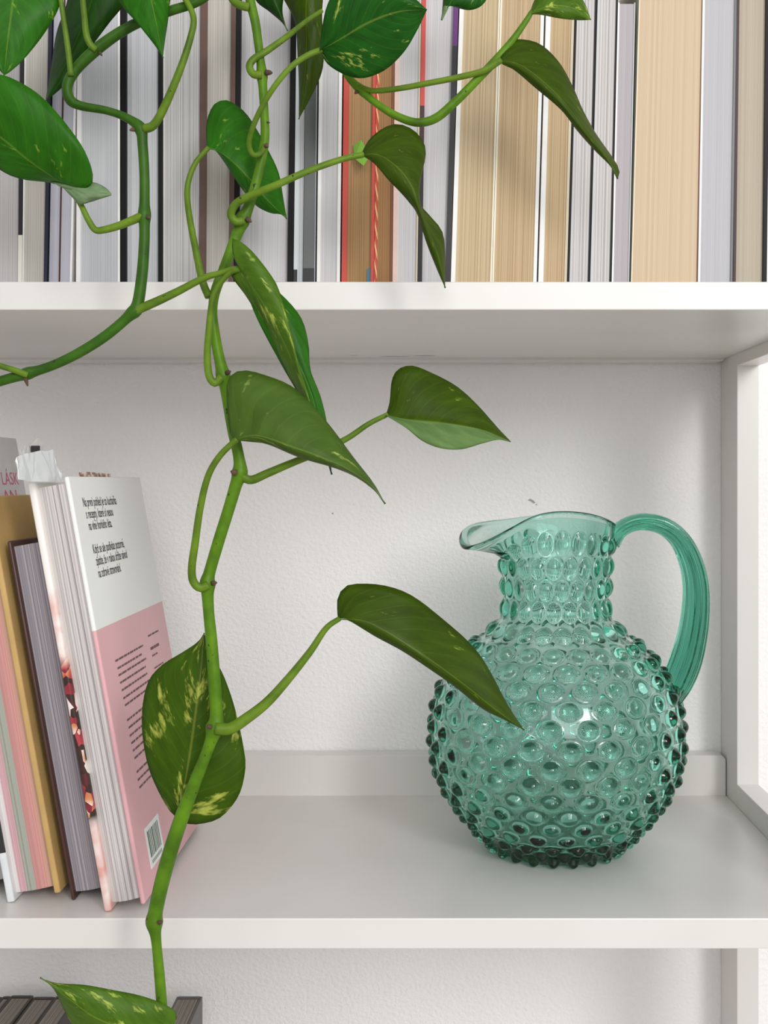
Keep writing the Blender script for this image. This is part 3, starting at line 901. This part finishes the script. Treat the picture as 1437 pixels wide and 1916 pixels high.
def leaf(parent, patches, mats, seed=0, half=None):
    """patches: (L, M, R, Ybase, Ytip, oL, oR, bow) - left edge, midrib, right edge from base to tip; oL/oR depth of the edges against the midrib"""
    rn = random.Random(seed)
    verts, faces, uvs = [], [], []
    N, K = 30, 7
    for (Lp, Mp, Rp, Yb, Yt, oL, oR, bow) in patches:
        cl, cm, cr = (smooth_curve([(a, b) for a, b in q], N) for q in (Lp, Mp, Rp))
        base = len(verts)
        ph1, ph2 = rn.uniform(0, 6), rn.uniform(0, 6)
        for i in range(N + 1):
            u = i / N
            prof = max(0.0, math.sin(math.pi * min(1, u * 0.96 + 0.04))) ** 0.6
            if i == N: prof = 0
            Ym = Yb + (Yt - Yb) * u + bow * math.sin(math.pi * u)
            row = []
            for k in range(-K, K + 1):
                sgn = -1 if k < 0 else 1
                sfr = abs(k) / K
                E, o, ph = (cl, oL, ph1) if k < 0 else (cr, oR, ph2)
                x = cm[i, 0] + (E[i, 0] - cm[i, 0]) * sfr
                y = cm[i, 1] + (E[i, 1] - cm[i, 1]) * sfr
                Y = Ym + o * prof * (1.5 * sfr - 0.5 * sfr * sfr) + 0.0014 * math.sin(u * 13 + ph) * sfr ** 2 * prof
                Y += -0.0022 * math.sin(math.pi * sfr) * prof
                verts.append(tuple(P(x, y, Y) - PL)); row.append(1)
                uvs.append((u, 0.5 + 0.5 * k / K))
        W = 2 * K + 1
        for i in range(N):
            for k in range(W - 1):
                a = base + i * W + k
                faces.append((a, a + 1, a + W + 1, a + W))
    me = bpy.data.meshes.new('leaf'); me.from_pydata(verts, [], faces); me.update()
    # front side = the side turned to the camera
    area = sum(p.normal.y * p.area for p in me.polygons)
    if area > 0:
        me.flip_normals()
    ul = me.uv_layers.new(name='UVMap')
    for lp in me.loops: ul.data[lp.index].uv = uvs[lp.vertex_index]
    if half is not None:                        # the half beyond the midrib carries its sheen as a paler painted colour
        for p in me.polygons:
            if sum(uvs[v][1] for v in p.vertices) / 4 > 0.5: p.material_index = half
    o = obj('leaf', me, mats, parent, True)
    md = o.modifiers.new('thickness', 'SOLIDIFY')
    md.thickness = 0.0005; md.offset = -1.0
    if len(mats) == 2: md.material_offset = 1; md.material_offset_rim = 0
    return o

def root_nub(parent, px, py, Y, dx, dy, ln=9, w=9):
    return tube('aerial_root', [(px, py, w), (px + dx * ln * .5, py + dy * ln * .5, w * .9), (px + dx * ln, py + dy * ln, w * .35)], Y, Y - 0.002, w, w * .3, M_root, parent, per=4, ns=8, lump=0.12)

# --- vine hanging down the middle
vA_pts = [(462, -60, 17), (468, 0, 18), (478, 45, 17), (486, 105, 16), (490, 140, 17), (494, 200, 16), (496, 250, 17), (492, 285, 18), (481, 335, 18), (466, 385, 20), (452, 415, 24), (437, 455, 20), (418, 505, 19), (402, 548, 19), (398, 585, 17),
          (402, 625, 19), (408, 660, 20), (417, 700, 22), (425, 745, 20), (436, 805, 21), (446, 850, 21), (449, 882, 24), (440, 912, 23), (427, 955, 22), (408, 1015, 22), (392, 1070, 22), (388, 1093, 24), (390, 1140, 21), (396, 1200, 22), (401, 1270, 24), (405, 1335, 25), (402, 1362, 28),
          (389, 1402, 22), (366, 1460, 24), (341, 1525, 27), (318, 1595, 28), (302, 1655, 28), (291, 1708, 27), (289, 1727, 26), (293, 1765, 19), (299, 1830, 20), (304, 1898, 20), (308, 1970, 20)]
YA = -0.055
vA = tube('vine', vA_pts, YA, YA, 20, 20, M_stem, plant, knots=[(452, 413), (388, 1093), (449, 885), (403, 1362), (289, 1727), (490, 140), (417, 702)])
vA['label'] = 'long light green vine running down the middle of the picture'

# --- vine at the left
vB_pts = [(420, -35, 17), (372, 2, 17), (320, 20, 18), (268, 38, 19), (225, 60, 20), (178, 94, 22), (142, 130, 20), (126, 160, 20), (131, 186, 20), (152, 198, 17), (200, 207, 15), (236, 220, 16), (262, 240, 19), (267, 275, 19), (270, 330, 19), (270, 400, 20), (270, 450, 20), (266, 512, 21), (257, 572, 22), (243, 590, 20),
          (200, 627, 20), (150, 659, 19), (100, 683, 18), (50, 699, 19), (0, 713, 19), (-70, 735, 19)]
YB = -0.065
vB = tube('vine', vB_pts, YB, YB, 20, 20, M_stem_d, plant, knots=[(262, 240), (270, 402), (250, 584), (52, 699)])
vB['label'] = 'dark green vine bending down the left side'

# --- vine at the upper right
vC_pts = [(630, 110, 13), (655, 148, 14), (675, 168, 15), (702, 192, 14), (740, 216, 15), (780, 229, 16), (815, 221, 17), (850, 192, 17), (890, 152, 16), (930, 110, 16), (960, 74, 13), (984, 40, 11), (995, 22, 9)]
YC = -0.050
vC = tube('vine', vC_pts, -0.048, -0.052, 15, 12, M_stem, plant, knots=[(675, 168)])
vC['label'] = 'green vine looping to the upper right'

def pet(parent, pts, w0, w1, Y0, Y1, bow=0.0, m=None):
    return tube('petiole', pts, Y0, Y1, w0, w1, m or M_pet, parent, bow=bow, ns=10, per=8, lump=0.05)

# left group
leaf(vB, [([(30, -90), (-45, -70), (-70, 0), (-45, 80), (8, 141)], [(30, -90), (24, 0), (14, 80), (8, 141)], [(30, -90), (100, -70), (113, 0), (90, 52), (50, 105), (22, 132), (8, 141)], -0.075, -0.085, -0.004, 0.010, 0)], [L_deep, L_under], 1)
leaf(vB, [([(190, -70), (140, -40), (122, 15), (106, 60), (96, 120), (85, 190)], [(190, -70), (165, 20), (125, 115), (85, 190)], [(190, -70), (238, -30), (234, 5), (203, 45), (160, 103), (125, 155), (85, 190)], -0.052, -0.046, 0.012, 0.004, 0)], [L_dark, L_under], 2)
leaf(vB, [([(275, -90), (225, -50), (222, 0), (258, 45), (288, 83), (305, 108)], [(275, -90), (280, -20), (294, 50), (305, 108)], [(275, -90), (325, -50), (318, 5), (315, 35), (309, 75), (305, 108)], -0.078, -0.083, 0.003, 0.010, 0)], [L_deep, L_under], 3)
leaf(vB, [([(132, 350), (165, 352), (174, 335), (168, 305), (150, 268), (112, 217), (72, 176), (30, 150), (-5, 139), (-60, 146), (-120, 190)], [(132, 350), (105, 336), (50, 298), (0, 257), (-60, 222), (-120, 190)], [(132, 350), (110, 346), (88, 341), (40, 335), (0, 318), (-60, 270), (-120, 190)], -0.070, -0.085, -0.006, 0.012, -0.006),
          ([(95, 341), (130, 343), (172, 342), (196, 352), (208, 364)], [(118, 350), (150, 358), (182, 361), (208, 364)], [(138, 370), (150, 382), (168, 377), (190, 370), (208, 364)], -0.0700, -0.0730, 0.004, 0.002, -0.003)], [L_deep, L_under], 4)
pet(vB, [(146, 374), (154, 388), (165, 411), (178, 430), (195, 430), (220, 423), (245, 413), (270, 402)], 10, 17, -0.069, -0.066)
pet(vB, [(268, 242), (288, 234), (308, 200), (338, 128), (357, 68), (362, 35), (352, 8), (330, -25)], 17, 10, -0.066, -0.070, -0.004)
pet(vB, [(112, -10), (119, 35), (127, 90), (133, 142)], 9, 11, -0.072, -0.068)
pet(vB, [(154, -10), (158, 30), (161, 62), (168, 82), (180, 94)], 10, 13, -0.074, -0.068)
pet(vB, [(250, 583), (290, 566), (330, 547), (382, 520), (413, 511), (436, 503), (452, 503)], 18, 10, -0.066, -0.071, 0)
pet(vB, [(52, 702), (25, 692), (-5, 683), (-60, 668)], 12, 10, -0.068, -0.072)
root_nub(vB, 252, 242, -0.066, -1, .15)
root_nub(vB, 275, 405, -0.067, .8, .5, 7)
root_nub(vB, 47, 706, -0.067, .3, 1, 16, 8)
root_nub(vB, 186, 98, -0.067, .6, .8, 8, 6)

# middle group
leaf(vA, [([(505, -80), (470, -40), (478, 0), (504, 22), (527, 42), (538, 58)], [(505, -80), (508, -20), (524, 25), (538, 58)], [(505, -80), (540, -50), (531, -5), (529, 25), (538, 58)], -0.05, -0.045, 0.006, 0.008, 0)], [L_dark, L_under], 5)
leaf(vA, [([(580, -80), (530, -55), (527, -12), (551, 40), (557, 110), (559, 165), (559, 223)], [(580, -80), (573, 10), (573, 90), (568, 160), (559, 223)], [(580, -80), (605, -50), (603, 30), (606, 105), (600, 142), (580, 185), (559, 223)], -0.035, -0.028, 0.010, 0.004, 0)], [L_olive, L_under], 6)
leaf(vA, [([(598, 95), (602, 55), (614, 5), (645, -42), (705, -48), (765, -12), (799, 18)], [(598, 95), (640, 71), (690, 42), (745, 22), (799, 18)], [(598, 95), (614, 121), (648, 141), (682, 146), (722, 130), (757, 96), (782, 54), (799, 18)], -0.075, -0.085, -0.004, 0.012, -0.006)], [L_deep2, L_under], 7)
leaf(vA, [([(387, 278), (386, 232), (399, 197), (421, 187), (443, 197), (468, 222), (503, 283), (522, 325), (530, 370), (537, 410)], [(387, 278), (415, 287), (455, 322), (498, 372), (537, 410)], [(387, 278), (402, 281), (421, 306), (441, 337), (462, 366), (482, 387), (507, 399), (525, 401), (537, 410)], -0.040, -0.028, 0.010, 0.006, -0.004)], [L_deep, L_under], 8)
leaf(vA, [([(675, 290), (690, 262), (718, 239), (746, 232), (776, 245), (795, 272), (795, 302), (784, 335), (783, 376), (803, 402), (827, 432), (833, 472), (833, 539)], [(675, 290), (710, 290), (748, 318), (772, 352), (783, 383), (800, 425), (820, 480), (833, 539)],
           [(675, 290), (700, 306), (726, 336), (750, 361), (768, 382), (781, 402), (798, 455), (819, 508), (833, 539)], -0.060, -0.055, 0.012, 0.004, -0.008)], [L_olive, L_under], 9)
# two narrow leaves in front of the shelf edge
leaf(vA, [([(448, 505), (480, 520), (520, 545), (562, 592), (577, 642), (581, 692), (600, 742), (613, 800), (621, 888)], [(448, 505), (490, 560), (535, 640), (580, 730), (621, 888)], [(448, 505), (478, 590), (525, 680), (575, 770), (621, 888)], -0.064, -0.058, 0.004, -0.002, 0)], [L_deep, L_under], 10)
leaf(vA, [([(448, 503), (436, 478), (434, 450), (440, 446), (470, 468), (508, 516), (524, 548), (544, 615), (558, 675), (574, 730), (592, 790)], [(448, 503), (478, 545), (512, 604), (542, 664), (566, 728), (592, 790)], [(448, 503), (432, 514), (462, 557), (500, 620), (530, 681), (556, 733), (592, 790)], -0.073, -0.068, -0.002, 0.010, -0.003)], [L_soft2, L_deep], 11)
leaf(vA, [([(438, 824), (431, 815), (424, 745), (427, 710), (438, 697), (458, 693), (484, 698), (540, 719), (578, 750), (622, 802), (662, 856), (700, 905), (721, 943)], [(438, 824), (480, 815), (550, 838), (630, 868), (690, 905), (721, 943)],
           [(438, 824), (470, 827), (502, 832), (562, 857), (620, 874), (662, 891), (698, 916), (721, 943)], -0.076, -0.070, 0.012, 0.006, -0.010)], [L_soft, L_under], 12)
leaf(vA, [([(722, 776), (729, 752), (733, 712), (745, 691), (770, 684), (802, 695), (852, 721), (892, 756), (932, 801), (956, 826)], [(722, 776), (762, 785), (832, 792), (900, 804), (956, 826)], [(722, 776), (760, 801), (790, 825), (822, 838), (862, 841), (902, 830), (932, 823), (956, 826)], -0.050, -0.045, 0.010, -0.012, -0.004)], [L_olive, L_under, L_sheen], 13, half=2)
leaf(vA, [([(632, 1158), (631, 1122), (645, 1098), (672, 1092), (722, 1096), (772, 1115), (832, 1161), (882, 1206), (912, 1247), (951, 1320), (981, 1366)], [(632, 1158), (690, 1165), (775, 1215), (860, 1275), (930, 1330), (981, 1366)],
           [(632, 1158), (652, 1161), (702, 1191), (752, 1218), (802, 1251), (852, 1286), (902, 1326), (942, 1346), (981, 1366)], -0.050, -0.032, 0.014, 0.004, -0.010)], [L_olive, L_under], 14)
leaf(vA, [([(335, 1516), (326, 1527), (302, 1492), (276, 1430), (265, 1350), (275, 1281), (301, 1246), (342, 1220), (370, 1201), (382, 1184)], [(335, 1516), (350, 1440), (363, 1355), (375, 1265), (382, 1184)],
           [(335, 1516), (345, 1539), (372, 1542), (412, 1530), (446, 1490), (459, 1440), (456, 1400), (441, 1330), (421, 1270), (402, 1232), (389, 1203), (382, 1184)], -0.044, -0.040, 0.006, 0.008, -0.002)], [L_olive2, L_under], 15)
leaf(vA, [([(325, 1925), (330, 1895), (300, 1876), (260, 1862), (215, 1853), (160, 1843), (105, 1839), (75, 1829)], [(325, 1925), (262, 1932), (182, 1906), (128, 1868), (75, 1829)], [(325, 1925), (300, 1962), (220, 1975), (150, 1935), (120, 1890), (100, 1850), (75, 1829)], -0.058, -0.066, 0.006, 0.012, -0.004)], [L_soft2, L_under], 16)
# petioles of the middle vine
pet(vA, [(490, 140), (474, 139), (467, 124), (476, 110), (500, 95), (540, 66), (575, 38), (602, 20)], 15, 8, -0.058, -0.040, -0.006)
pet(vA, [(497, 272), (487, 287), (474, 290), (466, 272), (471, 243), (490, 200), (515, 160), (545, 125), (575, 104), (602, 93)], 10, 11, -0.058, -0.074, -0.008)
pet(vA, [(391, 556), (379, 525), (366, 465), (353, 395), (351, 348), (365, 306), (390, 276)], 15, 9, -0.056, -0.042)
pet(vA, [(456, 412), (442, 415), (432, 402), (440, 383), (462, 369), (520, 345), (580, 319), (640, 298), (680, 289)], 16, 11, -0.060, -0.060, -0.008)
pet(vA, [(415, 705), (402, 717), (391, 702), (388, 665), (391, 620), (396, 570), (403, 545), (416, 525), (432, 509), (452, 504)], 15, 10, -0.062, -0.072)
pet(vA, [(451, 890), (470, 898), (500, 886), (545, 867), (600, 845), (650, 820), (690, 793), (726, 775)], 17, 9, -0.056, -0.050)
pet(vA, [(390, 1094), (374, 1100), (361, 1086), (359, 1060), (365, 1018), (375, 950), (390, 890), (413, 851), (444, 821)], 16, 11, -0.060, -0.075)
pet(vA, [(403, 1363), (430, 1363), (460, 1345), (500, 1314), (540, 1270), (580, 1220), (610, 1176), (636, 1157)], 24, 10, -0.058, -0.050)
pet(vA, [(466, 14), (450, 10), (436, 0), (420, -30)], 16, 14, -0.06, -0.06)
pet(vA, [(289, 1727), (300, 1680), (322, 1590), (337, 1514)], 14, 8, -0.047, -0.043)
root_nub(vA, 462, 410, -0.058, .8, .5, 10, 10)
root_nub(vA, 498, 136, -0.057, 1, 0, 11, 11)
root_nub(vA, 424, 698, -0.058, .9, -.4, 8, 9)
root_nub(vA, 441, 884, -0.060, -1, -.2, 9, 12)
root_nub(vA, 398, 1091, -0.058, .9, -.1, 8, 10)
root_nub(vA, 394, 1360, -0.062, -.9, -.1, 8, 10)
root_nub(vA, 298, 1726, -0.060, .7, -.2, 8, 9)
root_nub(vA, 279, 1722, -0.056, -.7, -.5, 7, 6)
root_nub(vA, 497, 228, -0.056, .9, .2, 9, 4)
root_nub(vA, 498, 272, -0.060, .5, .3, 6, 9)

# right group
leaf(vC, [([(934, 112), (938, 95), (950, 79), (970, 73), (1010, 82), (1046, 116), (1071, 160), (1091, 206), (1116, 251), (1146, 294), (1159, 318), (1156, 335)], [(934, 112), (980, 125), (1045, 180), (1095, 245), (1135, 295), (1156, 335)],
           [(934, 112), (942, 122), (962, 131), (1002, 165), (1050, 206), (1080, 245), (1112, 281), (1142, 311), (1156, 335)], -0.056, -0.046, 0.012, 0.004, -0.008)], [L_olive, L_under], 17)
leaf(vC, [([(990, 27), (1000, 0), (1018, -28), (1068, -24), (1092, 2), (1106, 37)], [(990, 27), (1025, 12), (1068, 14), (1106, 37)], [(990, 27), (1012, 28), (1050, 35), (1085, 38), (1106, 37)], -0.053, -0.050, 0.006, 0.004, -0.004)], [L_soft2, L_under], 18)
leaf(vC, [([(895, -60), (850, -60), (832, -25), (828, 10), (826, 38)], [(895, -60), (872, -30), (846, 0), (826, 38)], [(895, -60), (915, -20), (904, 8), (880, 19), (852, 14), (834, 8), (826, 38)], -0.05, -0.05, 0.006, 0.004, -0.004)], [L_deep2, L_under], 19)
pet(vC, [(672, 162), (698, 170), (745, 166), (800, 156), (860, 144), (905, 132), (938, 112)], 10, 12, -0.050, -0.056)
root_nub(vC, 668, 172, -0.050, -.6, .4, 7, 7)
